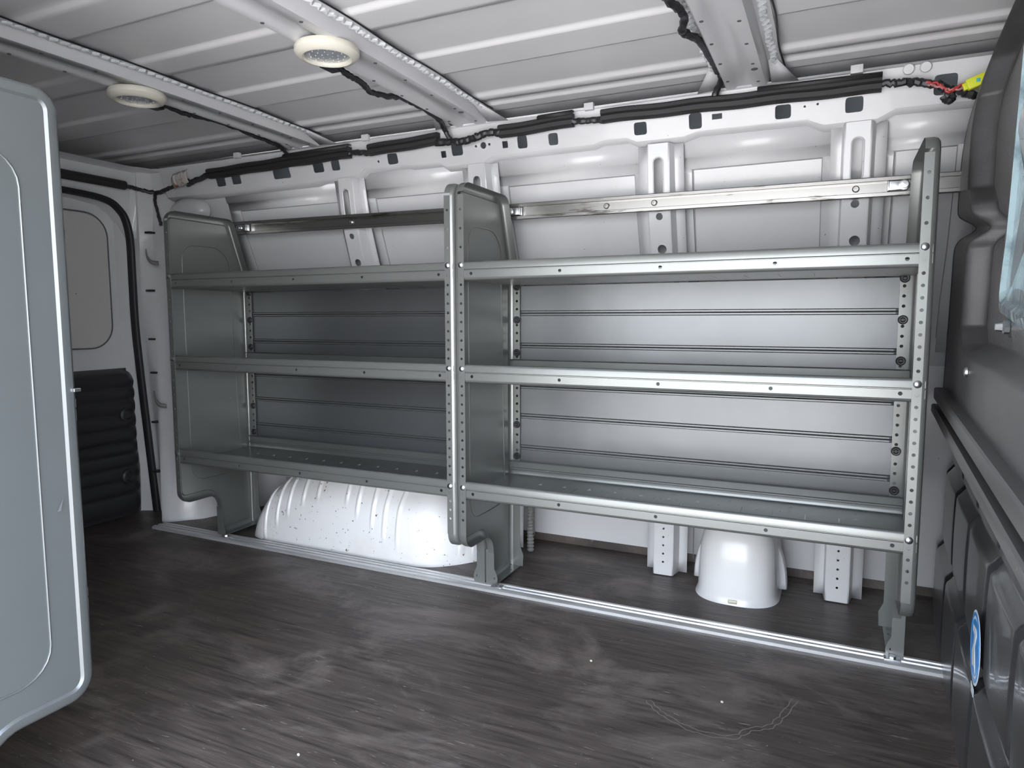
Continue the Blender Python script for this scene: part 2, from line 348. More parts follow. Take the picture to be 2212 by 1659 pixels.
# header rail above the far wall with punched slots and a stepped lower edge
def header():
    e = empty('trim_1', (0, 1.95, 1.31)); tag(e, 'white header rail with punched slots along the top of the far wall', None, kind='structure')
    z0, y0, z1, y1 = 1.30, 1.958, 1.408, 1.925
    up = (0, y1-y0, z1-z0); LL = math.hypot(y1-y0, z1-z0)
    low = [(-2.45, 1.300), (-2.2, 1.300), (-1.70, 1.300), (-1.66, 1.306), (-1.50, 1.306), (-1.47, 1.323), (-1.31, 1.323), (-1.29, 1.318), (-1.18, 1.318), (-1.155, 1.303),
           (-1.02, 1.303), (-.985, 1.318), (-.66, 1.318), (-.63, 1.326), (-.56, 1.326), (-.53, 1.312), (-.40, 1.312), (-.36, 1.322), (-.09, 1.320), (-.05, 1.303), (.07, 1.303), (.11, 1.322), (.36, 1.318)]
    f = LL/(z1-z0)
    outer = [(x, (z-z0)*f) for x, z in low]+[(.36, LL), (-2.45, LL)]
    holes = []
    for x, z, w_, h_ in ((-.88, 1.352, .032, .036), (-.78, 1.350, .030, .034), (-.518, 1.350, .036, .034), (-.367, 1.352, .034, .04), (-.146, 1.349, .038, .034), (.018, 1.346, .040, .036),
                         (-1.352, 1.349, .04, .034), (-1.106, 1.353, .04, .036), (-1.665, 1.350, .046, .034), (-1.59, 1.350, .036, .034), (-1.836, 1.345, .08, .036), (-2.06, 1.343, .046, .034), (-2.14, 1.341, .046, .034)):
        z -= .006; holes.append(rrect(x-w_/2, (z-z0)*f-h_/2, x+w_/2, (z-z0)*f+h_/2, .007))
    for x, z, w_, h_ in ((-1.157, 1.338, .018, .020), (-.938, 1.345, .018, .020), (-.31, 1.351, .026, .014)):
        holes.append(rect(x-w_/2, (z-z0)*f-h_/2, x+w_/2, (z-z0)*f+h_/2))
    holes += [circ(-1.012, (1.35-z0)*f, .010, 12), circ(-1.038, (1.35-z0)*f, .004), circ(-.991, (1.351-z0)*f, .004), circ(-.095, (1.349-z0)*f, .003, 8), circ(-.065, (1.351-z0)*f, .003, 8),
              rrect(.185, .040, .232, .085, .008), circ(-1.41, (1.34-z0)*f, .004)]
    b = MB(); b.plate([outer]+holes, .002, frame((0, y0, z0), (1, 0, 0), up)); b.build('rail_face', WHITE).parent = e
    bpy.data.objects['rail_face'].location = (0, -1.95, -1.31)
    # turned lower lip and top flange
    b = MB(); P = []
    for x, z in low: P.append([(x, y0+(y1-y0)*(z-z0)/(z1-z0), z), (x, 1.99, z-.012), (x, 2.03, z-.010)])
    b.grid(P)
    b.grid([[(x, 1.925, 1.408), (x, 1.922, 1.4145), (x, 1.945, 1.4155)] for x in (-2.45, .36)])
    q = b.build('rail_lip', WHITE, parent=e, solid=.0015); q.location = (0, -1.95, -1.31)
    b = MB()
    for x in (-2.02, -1.44, -.66, .02): b.box((x-.014, 1.91, 1.404), (x+.014, 1.925, 1.424), .002)
    for x in (.13, .165): b.lathe([(0, -.004), (.011, -.004), (.013, 0)], (x, 1.922, 1.400), (0, 1, .3), 12)
    q = b.build('rail_tab', WHITE, parent=e); q.location = (0, -1.95, -1.31)
    return e
header()

# roof bows
def bow(xc, w_, label):
    e = empty('roof_bow', (xc, 1.93, 1.41)); tag(e, label, 'roof bow', 'cross bows under the roof')
    ysb = [.32+i*.07 for i in range(24)]+[1.93]
    def zb(y): return 1.409+.012*(1-((y-1.1)/.85)**2)*.9
    h = w_/2
    sec = [(-h-.030, .028), (-h-.007, .028), (-h-.003, .006), (-h+.002, 0), (-h+.022, 0), (-h+.028, .006), (h-.040, .006), (h-.034, 0), (h-.002, 0), (h+.003, .006), (h+.008, .026), (h+.040, .026)]
    b = MB(); b.grid([[(dx, y-1.93, zb(y)+dz-1.41) for y in ysb] for dx, dz in sec]); nf = len(b.bm.faces)
    yy = 1.86
    while yy > .4:
        for dx in (-h+.012, h-.018): b.lathe([(.0, -.0014), (.0042, -.0014), (.0044, 0.002)], (dx, yy-1.93+(.03 if dx > 0 else 0), zb(yy)-1.41), (0, 0, 1), 10)
        yy -= .125
    b.lathe([(0, -.0014), (.008, -.0014), (.008, .002)], (h-.018, 1.80-1.93, zb(1.8)-1.41), (0, 0, 1), 12)
    b.bm.faces.ensure_lookup_table()
    for f_ in b.bm.faces[nf:]: f_.material_index = 1  # dark discs paint the shade inside punched holes
    b.build('bow_pressing', [WHITE, BEADLINE], parent=e, sharp=50)
    for sgn, dx0 in ((1, h+.024), (-1, -h-.020)):
        b = MB(); pts = []; n = 230
        for i in range(n):
            y = .4+i*(1.86-.4)/n
            pts.append((dx0+.0055*math.sin(y*260)+.002*math.sin(y*47), y-1.93, zb(y)+.0245-1.41))
        b.tube(pts, .0048, 6); b.build('sealant_bead', SEALANT, parent=e)
    b = MB(); pts = []
    for i in range(60):
        y = .4+i*(1.88-.4)/59; pts.append((h+.043+.003*math.sin(y*17), y-1.93, zb(y)+.0245-1.41))
    b.tube(pts, .0022, 5); b.build('black_seam', RUBBER, parent=e)
    # gusset ears at the rail end
    for sx in (-1, 1):
        b = MB(); b.faces([(sx*(h+.01), -.10, .028), (sx*(h+.012), -.02, .0), (sx*(h+.075), -.006, .0), (sx*(h+.03), -.10, .028)], [(0, 1, 2, 3)])
        b.build('gusset', WHITE, parent=e, solid=.0015)
    return e
bow(-1.69, .10, 'white roof bow furthest to the rear, carrying the smaller-looking dome light')
bow(-1.045, .105, 'white roof bow in the middle, carrying the larger-looking dome light')
bow(-.235, .10, 'white roof bow at the right, without a light, black cable along its left side')

def dome(x, y, z, label, spun):
    e = empty('dome_light', (x, y, z)); tag(e, label, 'dome light', 'round dome lights on the roof bows')
    b = MB(); b.lathe([(.068, .0), (.0715, -.006), (.071, -.014), (.064, -.022), (.054, -.0245), (.050, -.0215), (.049, -.014), (.0, -.014)], (0, 0, 0), (0, 0, 1), 40); b.build('lamp_ring', CREAM, parent=e)
    b = MB(); b.lathe([(.050, -.016), (.035, -.0185), (.0, -.020)], (0, 0, 0), (0, 0, 1), 32)
    b.build('lamp_lens', LENS, parent=e)
    b = MB()
    for ring, n in ((.012, 5), (.025, 9), (.038, 13)):
        for k in range(n):
            a = 2*PI*k/n+ring*40; b.lathe([(.0016, -.017), (.0011, -.0205), (0, -.0208)], (ring*math.cos(a), ring*math.sin(a), .0), (0, 0, 1), 8)
    b.build('light_emitting_diode', mat('clear_led_dots', (.55, .55, .52), .25), parent=e)
    b = MB(); b.box((-.098, .085, -.002), (-.062, .135, .018), .004); b.box((-.066, .05, .002), (-.052, .11, .012), .003)
    b.build('connector_block', BLACK, parent=e)
    return e
dome(-1.052, 1.268, 1.4195, 'round cream dome light with dotted clear lens on the middle roof bow', .6)
dome(-1.712, 1.290, 1.4185, 'round cream dome light on the rear roof bow above the grey panel', .2)

# black foam covers over the wiring, end to end along the header rail
def cover(x0, x1, z0, z1, label, h=.036, flap=True):
    e = empty('wiring_cover', ((x0+x1)/2, 1.905, (z0+z1)/2)); tag(e, label, 'wiring cover', 'black foam sleeves over the wiring along the header rail')
    b = MB(); n = 30; P = []
    for i in range(n+1):
        t = i/n; x = x0+(x1-x0)*t; zc = z0+(z1-z0)*t+.0012*math.sin(x*31)
        P.append([(x, 1.921, zc-h*.5), (x, 1.908, zc-h*.52), (x, 1.897, zc-h*.40), (x, 1.896, zc-h*.08), (x, 1.899, zc-.0), (x, 1.894, zc+h*.08), (x, 1.894, zc+h*.32), (x, 1.901, zc+h*.46), (x, 1.921, zc+h*.5)])
    b.grid(P, closed_v=True); b.faces(P[0], [tuple(range(9))]); b.faces(P[-1], [tuple(range(9))])
    o = b.build('foam_sleeve', BLACK_FOAM, sharp=40); o.parent = e; o.location = -e.location
    if flap:
        L_ = x1-x0; b = MB(); xa = x1-min(.28, L_*.45)
        zf = lambda x: z0+(z1-z0)*(x-x0)/L_
        b.grid([[(x, 1.893, zf(x)+h*.28), (x, 1.892, zf(x)+h*.50), (x, 1.900, zf(x)+h*.66), (x, 1.918, zf(x)+h*.68)] for x in (xa, (xa+x1)/2, x1)])
        o = b.build('overlap_flap', BLACK_FOAM, parent=e, solid=.003); o.location = -e.location
    return e
cover(-2.16, -1.50, 1.359, 1.373, 'black foam wiring sleeve nearest the rear corner')
cover(-1.42, -1.155, 1.371, 1.379, 'short black foam wiring sleeve left of the middle roof bow', flap=False)
cover(-.94, -.705, 1.375, 1.382, 'shortest black foam wiring sleeve, right of the middle roof bow')
cover(-.62, .075, 1.381, 1.371, 'longest black foam wiring sleeve, passing under the right roof bow')

def cable(pts, r, label, name='wiring_cable', m=BLACK, wob=.002, n=8, group=None):
    p = spline(pts, 8); p = [q+Vector((0, random.uniform(-wob, wob), random.uniform(-wob, wob))) for q in p]
    b = MB(); b.tube(p, [r*random.uniform(.88, 1.12) for _ in p], n)
    return tag(b.build(name, m, loc=p[0]), label, 'cable', group)
cable([(-2.30, 1.93, 1.335), (-2.24, 1.92, 1.345), (-2.15, 1.908, 1.357)], .010, 'taped cable between the rear corner and the first foam sleeve')
cable([(-1.505, 1.908, 1.368), (-1.46, 1.906, 1.366), (-1.415, 1.908, 1.361)], .009, 'short taped cable showing between the two left foam sleeves')
cable([(-1.16, 1.906, 1.366), (-1.10, 1.905, 1.362), (-1.06, 1.905, 1.360), (-1.02, 1.905, 1.366), (-.98, 1.905, 1.374), (-.935, 1.908, 1.372)], .011, 'wavy taped cable under the end of the middle roof bow')
cable([(-.71, 1.907, 1.376), (-.66, 1.906, 1.374), (-.615, 1.908, 1.371)], .009, 'short taped cable between the shortest and longest foam sleeves')
cable([(.07, 1.907, 1.370), (.11, 1.906, 1.367), (.15, 1.907, 1.362), (.19, 1.906, 1.352), (.205, 1.905, 1.340), (.235, 1.905, 1.330), (.265, 1.908, 1.318)], .009, 'frayed black cable running from the longest sleeve to the yellow connector', wob=.003)
cable([(.205, 1.900, 1.322), (.213, 1.897, 1.326), (.222, 1.899, 1.316), (.21, 1.9, 1.31), (.20, 1.9, 1.322)], .007, 'coiled black cable loop below the yellow connector', n=6)
cable([(.165, 1.900, 1.358), (.19, 1.895, 1.350), (.21, 1.890, 1.328), (.228, 1.892, 1.338), (.25, 1.893, 1.345)], .0028, 'thin red wire leading to the yellow connector', m=RED)
cable([(.17, 1.898, 1.352), (.195, 1.892, 1.340), (.215, 1.890, 1.332), (.24, 1.892, 1.334)], .0025, 'thin pink wire beside the red wire', m=PINK)
e = empty('wire_connector', (.265, 1.893, 1.345)); tag(e, 'bright yellow wire connector at the top corner beside the black bulkhead', 'connector')
b = MB(); b.box((-.022, -.008, -.012), (.03, .010, .012), .003); b.box((-.03, -.006, -.009), (-.02, .006, .007), .002); b.build('connector_body', YELLOW, parent=e).rotation_euler = (0, -.35, 0)
b = MB(); b.box((-.004, -.0095, -.004), (.004, -.006, .004), .001); b.build('lock_tab', TEAL, parent=e)

cable([(-.318, 1.30, 1.425), (-.318, 1.37, 1.425), (-.300, 1.44, 1.418), (-.312, 1.49, 1.412), (-.318, 1.53, 1.420), (-.298, 1.60, 1.424), (-.292, 1.72, 1.424), (-.290, 1.80, 1.424), (-.288, 1.86, 1.420), (-.306, 1.90, 1.405), (-.315, 1.912, 1.38)], .0085, 'black cable running down the left side of the right roof bow')
cable([(-1.118, 1.36, 1.425), (-1.112, 1.42, 1.415), (-1.108, 1.47, 1.408), (-1.122, 1.52, 1.405), (-1.115, 1.57, 1.408), (-1.105, 1.64, 1.42), (-1.103, 1.72, 1.42), (-1.106, 1.83, 1.412), (-1.12, 1.885, 1.402), (-1.11, 1.91, 1.37)], .0075, 'black cable sagging beside the middle roof bow')
cable([(-1.752, 1.38, 1.422), (-1.752, 1.46, 1.415), (-1.752, 1.54, 1.42), (-1.750, 1.66, 1.42), (-1.752, 1.74, 1.412), (-1.755, 1.82, 1.410), (-1.765, 1.88, 1.402), (-1.76, 1.91, 1.375)], .0065, 'black cable beside the rear roof bow')

# ------------------------------------------------------------------ rear of the van
def poly_interp(pts, z):
    for (a, va), (c, vc) in zip(pts, pts[1:]):
        if z <= c: return va+(vc-va)*(z-a)/(c-a)
    return pts[-1][1]
sealp = [(-.02, 1.945), (.31, 1.921), (.605, 1.90), (.795, 1.889), (.98, 1.888), (1.13, 1.887), (1.21, 1.872), (1.25, 1.845), (1.278, 1.80), (1.290, 1.70), (1.293, 1.45), (1.293, .9)]
b = MB()
# door sheet with recessed window panel
def door_x(y, z):
    x = XR
    dy = min(1.835-y, 1.0); inz = min(z-.70, 1.235-z)
    d = min(1.838+.0*z-y, inz)
    if d > 0:
        x -= .012*min(d/.012, 1)
    return x
P = []
for i in range(61):
    y = .32+i*(2.02-.32)/60 if i < 15 else .72+(i-14)*(2.03-.72)/46
    P.append([(door_x(y, z), y, z) for z in [j*1.34/60 for j in range(61)]])
b.grid(P); dr = b.build('door_1', WHITE); tag(dr, 'white inner skin of the closed rear door', None, kind='structure')
# inset window blank with notched rounded edge
b = MB()
out = rrect(.95, .705, 1.828, 1.225, .09, 8); out = [(y, z) for y, z in out]
b.plate([out], .006, YZ(XR+.004)); b.build('blank_panel', mat('window_blank_paint', (.5, .49, .48), .45, specks=(40, (.12, .1, .09), .76)), parent=dr)
b = MB(); lp = [(XR+.008, y, z) for y, z in rrect(.945, .70, 1.833, 1.23, .092, 8)]; lp += lp[:2]
b.tube(lp, .0025, 6); b.build('panel_seam', BEADLINE, parent=dr)
# black ribbed lower door trim
tr = empty('door_trim', (XR+.02, 1.9, .03)); tag(tr, 'black ribbed lower trim panel on the rear door', 'door trim')
puff = [.02, .095, .153, .208, .262, .315, .37, .428, .486, .535, .61]
P = []
nz_ = 110
for i in range(46):
    y = .5+i*(1.915-.5)/45; col = []
    for j in range(nz_+1):
        z = .005+j*.61/nz_; k = 0
        for a, c in zip(puff, puff[1:]):
            if a <= z <= c: k = math.sin(PI*(z-a)/(c-a))**.6
        ed = min((poly_interp([(0, 1.915), (.2, 1.917), (.55, 1.908), (.6, 1.885), (.62, 1.85)], z)-y)/.02, (.615-z)/.02, 1)
        ed = max(ed, 0)
        col.append((XR+.004+.028*ed**.5+.016*k*ed, y, z))
    P.append(col)
b = MB(); b.grid(P); o = b.build('ribbed_panel', TRIM, sharp=80); o.parent = tr; o.location = -tr.location
for (y, z) in ((1.842, .427), (1.835, .173)):
    b = MB(); b.lathe([(.030, 0), (.028, .008), (.020, .012), (.015, .004), (0, .004)], (XR+.046, y, z), (1, 0, 0), 20); o = b.build('plug', TRIM, parent=tr); o.location = -tr.location
# rubber seal round the opening
b = MB(); pts = []
for a, c in zip(sealp, sealp[1:]):
    for k in range(6): t = k/6; pts.append((-2.600, a[1]+(c[1]-a[1])*t, a[0]+(c[0]-a[0])*t))
pts = spline([(-2.60, y, z) for z, y in sealp], 5)
P = []
for i, p in enumerate(pts):
    d = (pts[min(i+1, len(pts)-1)]-pts[max(i-1, 0)]).normalized(); nn = d.cross(Vector((1, 0, 0)))
    P.append([tuple(p+nn*u+Vector((v, 0, 0))) for u, v in ((-.013, 0), (-.013, .016), (-.004, .024), (.008, .022), (.012, 0))])
b.grid(P, closed_v=True); tag(b.build('door_seal', RUBBER, sharp=50), 'thick black rubber seal round the rear door opening', 'door seal')

# rear surround: pillar, header over the door
b = MB()
zz = [0, .15, .31, .46, .605, .70, .795, .9, .98, 1.06, 1.13, 1.17, 1.2]
def pill(z):
    ys_ = poly_interp(sealp[:6], min(z, 1.13)) if z < 1.13 else 1.887
    yf = poly_interp([(0, 1.845), (.5, 1.885), (.8, 1.90), (1.0, 1.92), (1.3, 1.955)], z)
    xw = poly_interp([(0, -2.42), (.5, -2.46), (1.0, -2.50), (1.35, -2.52)], z)
    yw = prof_skin(z)
    return [(-2.66, ys_-.02), (-2.625, ys_-.005), (-2.60, ys_+.008), (-2.565, ys_+.012), (-2.55, ys_+.010), (xw-.015, yf), (xw, yf+.002), (xw+.02, yf+.012), (xw+.10, min(yf+.10, yw)), (xw+.19, yw-.06 if z < .2 else yw-.01), (xw+.26, yw+.01)]
zz2 = zz+[1.24, 1.3, 1.36, 1.42]
b.grid([[(x, y, z) for (x, y) in pill(z)] for z in zz2]); 
# wall above the opening
def arc_low(y):
    for (za, ya), (zb_, yb) in zip(sealp[5:], sealp[6:]):
        if yb <= y <= ya: return za+(zb_-za)*(ya-y)/(ya-yb)
    return 1.13 if y > 1.887 else 1.293
yy = [.32, .7, 1.1, 1.45, 1.6, 1.7, 1.75, 1.8, 1.825, 1.845, 1.86, 1.872, 1.88, 1.887]
b.grid([[(-2.66, y, arc_low(y)-.015), (-2.60, y, arc_low(y)+.006), (-2.585, y, arc_low(y)+.016), (-2.58, y, max(arc_low(y)+.03, 1.315)), (-2.578, y, 1.345), (-2.565, y, 1.36), (-2.56, y, 1.395), (-2.55, y, 1.40), (-2.50, y, 1.405)] for y in yy]+
       [[(-2.565, y, 1.14), (-2.562, y, 1.2), (-2.56, y, 1.25), (-2.56, y, 1.315), (-2.56, y, 1.345), (-2.555, y, 1.36), (-2.55, y, 1.395), (-2.545, y, 1.40), (-2.50, y, 1.405)] for y in (1.90, 1.95, 2.0)])
o = b.build('wall_rear', WHITE, sharp=45); tag(o, 'white rear pillar and header round the rear door opening', None, kind='structure')
# pressed dome at the upper rear corner
b = MB(); P = []
for i in range(13):
    t = i/12; r = .075*math.sin(t*PI/2); P.append([(-2.37+1.35*r*math.cos(a), 2.005-.055*(1-t**2.2)+.0*r, 1.245+r*math.sin(a)*.75) for a in [2*PI*k/24 for k in range(24)]])
b.grid(P, closed_v=True); b.build('corner_pressing', WHITE, parent=o)
# slots in the pillar
b = MB()
for (x, y, z) in ((-2.505, 1.905, 1.16), (-2.51, 1.900, .93), (-2.50, 1.892, .735), (-2.49, 1.885, .60), (-2.485, 1.875, .40), (-2.475, 1.862, .20)):
    yb = None
    b.box((x-.014, y-.007, z-.004), (x+.014, y+.02, z+.004), .001)
b.build('pillar_slot', BLACK, parent=o)
b = MB(); lp = [(-2.60, y, z) for y, z in ((1.6, 1.302), (1.76, 1.302), (1.82, 1.296))]
cable([(-2.538, 1.845, 1.334), (-2.538, 1.87, 1.332), (-2.53, 1.90, 1.328), (-2.50, 1.945, 1.322), (-2.46, 1.948, 1.328), (-2.40, 1.945, 1.338), (-2.33, 1.935, 1.345), (-2.29, 1.928, 1.350)], .008, 'black cable running over the rear door and round the corner')
b = MB(); P = spline([(-2.548, .8, 1.337), (-2.545, 1.4, 1.338), (-2.545, 1.70, 1.338), (-2.54, 1.84, 1.336)], 8); b.tube(P, .017, 10)
tag(b.build('wiring_sleeve', BLACK_FOAM), 'black foam sleeve on the cable above the rear door', 'wiring cover')
cable([(-2.50, 1.945, 1.322), (-2.49, 1.93, 1.29), (-2.475, 1.928, 1.24), (-2.46, 1.93, 1.19)], .006, 'thin black cable dropping behind the rear shelving end panel')
b = MB(); b.grid([[(-2.36+.012*i+.003*math.sin(i*2), 1.914-.004*(i % 2)-.01*math.sin(j), 1.375-.014*j+.006*i*.3+.003*((i*j) % 3)) for j in range(5)] for i in range(8)])
tag(b.build('tape_wrap', TAPE, solid=.001), 'crinkled clear tape with red marks at the rear end of the header rail', 'tape')
for (x, y, z) in ((-2.44, 1.868, 1.055), (-2.42, 1.855, .495)):
    b = MB(); p = spline([(x-.03, y-.004, z+.028), (x-.015, y-.010, z), (x+.01, y-.012, z-.018), (x+.035, y-.002, z-.022)], 6)
    b.grid([[tuple(q+Vector((0, 0, s))) for s in (-.008, .008)] for q in p]); 
    tag(b.build('curved_clip', CLIP, solid=.004), 'small curved grey clip on the rear pillar, '+('upper of two' if z > .8 else 'lower of two'), 'clip', 'curved clips on the rear pillar')

# near side wall with the open side door, and structure round it
b = MB()
b.box((-2.82, .26, -.03), (-1.16, .33, 1.475)); b.box((-1.16, .26, 1.33), (.2, .33, 1.475)); b.box((.2, .26, -.03), (.56, .33, 1.475))
b.box((-2.72, .26, -.35), (.45, .33, -.03))
tag(b.build('wall_near', WHITE, smooth=False), 'white near side wall round the open side door', None, kind='structure')

# ------------------------------------------------------------------ shelving
def offset_loop(pts, d):
    n = len(pts); out = []
    for i in range(n):
        p0, p1, p2 = Vector(pts[i-1]), Vector(pts[i]), Vector(pts[(i+1) % n])
        e1 = (p1-p0).normalized(); e2 = (p2-p1).normalized(); n1 = Vector((-e1.y, e1.x)); n2 = Vector((-e2.y, e2.x)); m = (n1+n2).normalized()
        out.append(tuple(p1+m*d/max(.5, m.dot(n1))))
    return out
def arcpts(cx, cy, r, a0, a1, n=7): return [(cx+r*math.cos(math.radians(a0+(a1-a0)*i/n)), cy+r*math.sin(math.radians(a0+(a1-a0)*i/n))) for i in range(n+1)]
# outline of a side panel in (depth, height), anticlockwise
OUT = [(.172, .012), (.345, .012)]+[(.345, .30), (.345, .90), (.348, .965)]+[(.3455, .985)]+arcpts(.253, 1.147, .035, 15, 90)+arcpts(.036, 1.146, .036, 90, 180)+[(0, .24)]+arcpts(.042, .212, .042, 180, 270)+[(.09, .170)]+arcpts(.118, .118, .052, 90, 15, 6)+[(.172, .10)]
def side_panel(parent, x, s, outer_mat):
    """s=+1: flanges turn towards +x; x is the outer face"""
    b = MB(); T = lambda dx, p: (x+s*dx, p[0], p[1])
    n = len(OUT)
    l0 = OUT; l1 = offset_loop(OUT, .0025); l2 = offset_loop(OUT, .008); l3 = offset_loop(OUT, .0195); l4 = offset_loop(OUT, .0235)
    rings = [(l0, .011), (l1, .004), (l2, .0), (l3, .0), (l4, .0045)]
    P = [[T(dx, p) for p in lp] for lp, dx in rings]
    b.grid(P, closed_v=True)
    # flange, left open where the perforated strips go
    for i in range(n):
        p, q = l0[i], l0[(i+1) % n]
        if (abs(p[0]) < .001 and abs(q[0]) < .001) or (p[0] > .344 and q[0] > .344 and q[1] <= .97) or (p[1] < .02 and q[1] < .02): continue
        b.faces([T(.011, p), T(.028, p), T(.028, q), T(.011, q)], [(0, 1, 2, 3)])
    b.plate([[(p[0], p[1]) for p in l4]], .0008, YZ(x+s*.0045))
    # pressed bead
    for dxx in (.0036, .0056):
        lp = rrect(.068, .235, .295, 1.075, .055, 6); pts = [(x+s*dxx, y-(max(0, z-.95)*.33 if y > .2 else 0), z) for y, z in lp]; pts += pts[:2]
        b.tube(pts, .0016, 6)
    o = parent = b.build('side_panel', outer_mat, parent=parent, sharp=40, solid=0)
    # front flange with bolt holes
    zf0, zf1 = .212, 1.146
    hs = [1.107, 1.057, 1.007]+[.932-.025*i for i in range(30)]
    skip = (.96, .68, .35)
    xa, xb = x+s*.011, x+s*.029
    b = MB(); b.plate([rect(min(xa, xb), zf0, max(xa, xb), zf1)]+[circ(x+s*.0195, h, .0038, 8) for h in hs if h > .24 and min(abs(h-q) for q in skip) > .012], .0016, XZ(0))
    b.grid([[T(dx, (dy, z)) for z in (zf0, zf1)] for dx, dy in ((.0035, .0035), (.006, .001), (.011, 0))])
    b.build('front_flange', outer_mat, parent=parent)
    # back flange with holes
    b = MB(); hb = [.92-.025*i for i in range(26)]
    xb2 = x+s*.036
    b.plate([rect(min(xa, xb2), .012, max(xa, xb2), .965)]+[circ(x+s*.026, h, .0042, 8) for h in hb if min(abs(h-q) for q in (.92, .82, .72, .47, .37)) > .009], .0016, XZ(.345))
    b.build('rear_flange', outer_mat, parent=parent)
    # foot: shaped front flange and drilled base flange
    b = MB(); ft = [(.001, .012), (.038, .012), (.040, .03), (.036, .045), (.0285, .06), (.0285, .10), (.026, .118), (.001, .118)]
    b.plate([[(x+s*u, v) for u, v in (ft if s > 0 else ft[::-1])], circ(x+s*.027, .030, .0042, 8)], .002, XZ(.172))
    b.plate([[(x+s*.001, .345), (x+s*.001, .172), (x+s*.036, .172), (x+s*.036, .345)]]+[circ(x+s*.024, yy_, .0042, 8) for yy_ in (.21, .25, .30, .33)], .002, XY(.012))
    ft2 = [(.0, .012), (.045, .012), (.047, .05), (.036, .075)]
    b.plate([[(x+s*u, v) for u, v in ft2]+[(x+s*.0, .075)]], .002, XZ(.346))
    b.build('foot', outer_mat, parent=parent)
    return o

def shelf(parent, x0, x1, z0, m=GREY):
    """tray shelf; z0 = underside"""
    W = x1-x0
    # deck with slits and half-moon piercings
    holes = []; tabs = []; k = 0; x = x0+.11
    while x < x1-.08:
        holes.append(rect(x-.0008, .12, x+.0008, .24))
        xm = x+.0385; tabs.append(xm)
        if k % 2: holes += [circ(xm-.022, .236, .0022, 6), circ(xm+.022, .236, .0022, 6), rect(xm-.005, .285, xm+.005, .288)]
        k += 1; x += .0772
    b = MB(); b.plate([rect(x0, .010, x1, .338)]+holes, .0012, XY(z0+.0035)); nf = len(b.bm.faces)
    for xm in tabs: b.faces([(xm-.0065, .232, z0+.0044), (xm+.0065, .232, z0+.0044), (xm, .244, z0+.0075)], [(0, 1, 2)])
    b.bm.faces.ensure_lookup_table()
    for f_ in b.bm.faces[nf:]: f_.material_index = 1
    parent = b.build('shelf', [m, ALU], parent=parent)
    # front lip: rounded foot, lower band with holes, crease, upper band, rolled top
    b = MB()
    prof = [(.014, z0+.0035), (.008, z0+.0025), (.0035, z0+.006), (.0022, z0+.010)]
    b.sweepx(prof, x0, x1, closed=False)
    nh = 5; hx = [x0+.045+(W-.09)*i/(nh-1) for i in range(nh)]
    b.plate([rect(x0, z0+.010, x1, z0+.0285)]+[circ(h, z0+.020, .0044, 10) for h in hx], .0012, XZ(.0022))
    b.sweepx([(.0022, z0+.0280), (.0050, z0+.0292), (.0050, z0+.0306), (.001, z0+.0325), (.001, z0+.046), (.003, z0+.0505), (.008, z0+.0525), (.014, z0+.051), (.015, z0+.045)], x0, x1, closed=False)
    b.build('front_lip', m, parent=parent, sharp=50)
    b = MB(); b.sweepx([(.338, z0+.0035), (.3405, z0+.008), (.3405, z0+.018), (.337, z0+.020), (.337, z0+.024), (.3405, z0+.026), (.3405, z0+.044), (.337, z0+.048), (.332, z0+.046)], x0, x1, closed=False)
    b.build('rear_lip', m, parent=parent, sharp=40)

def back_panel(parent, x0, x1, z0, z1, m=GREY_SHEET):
    b = MB(); ribs = [z0+.053, z0+.154]+([z0+.250] if z1-z0 > .27 else [])
    zz_ = [z0]
    P = [(z0, 0), (z0+.010, 0)]
    for r in ribs:
        P += [(r-.0085, 0), (r-.006, -.0055), (r-.0022, -.0055), (r, -.001), (r+.0022, -.0055), (r+.006, -.0055), (r+.0085, 0)]
    P += [(z1, 0)]
    xs = (x0, x0+.012, x0+.0125, x1-.0125, x1-.012, x1)
    b.grid([[(x, .351+(dy if 0 < i < 5 else 0), z) for z, dy in P] for i, x in enumerate(xs)])
    return b.build('back_panel', m, parent=parent, sharp=30)

def unit(loc, W, rz, label, left_mat=GREY, right_mat=GREY, pins=True, clips=True):
    e = empty('shelving_unit', loc, rz); tag(e, label, 'shelving unit', 'grey steel shelving units')
    side_panel(e, 0, 1, left_mat); side_panel(e, W, -1, right_mat)
    for z0 in (.3135, .6395, .9165): shelf(e, .0045, W-.0045, z0)
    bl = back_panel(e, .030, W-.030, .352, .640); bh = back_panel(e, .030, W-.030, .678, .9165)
    # carriage bolts on the flanges
    for x in (.0195, W-.0195):
        for z in (.960, .680, .3495):
            b = MB(); b.lathe([(.0082, 0), (.0078, -.002), (.005, -.0045), (0, -.0052)], (x, -.0008, z), (0, 1, 0), 14); b.build('bolt', ZINC, parent=e)
    for x in (.026, W-.026):
        for z in (.914, .811, .708, .478, .376):
            b = MB(); b.lathe([(.0115, .0), (.0112, -.003), (.009, -.0048), (.006, -.0046), (.0048, -.003), (.0035, -.0046), (0, -.0048)], (x, .343, z), (0, 1, 0), 18)
            b.box((x-.009, .3375, z-.001), (x+.009, .339, z+.001)); b.build('push_rivet', BLACK, parent=bh if z > .6 else bl)
    return e
unit((-.9395, 1.63, 0), 1.1145, 0, 'grey steel shelving unit with three shelves at the right, behind the side door')
unit((-2.074, 1.63, 0), 1.1325, 0, 'grey steel shelving unit with three shelves at the left, over the wheel arch')
unit((-1.14, .72, 0), 1.11, PI, 'grey steel shelving unit whose large end panel fills the left edge', left_mat=GREY_NEAR, right_mat=GREY_NEAR)

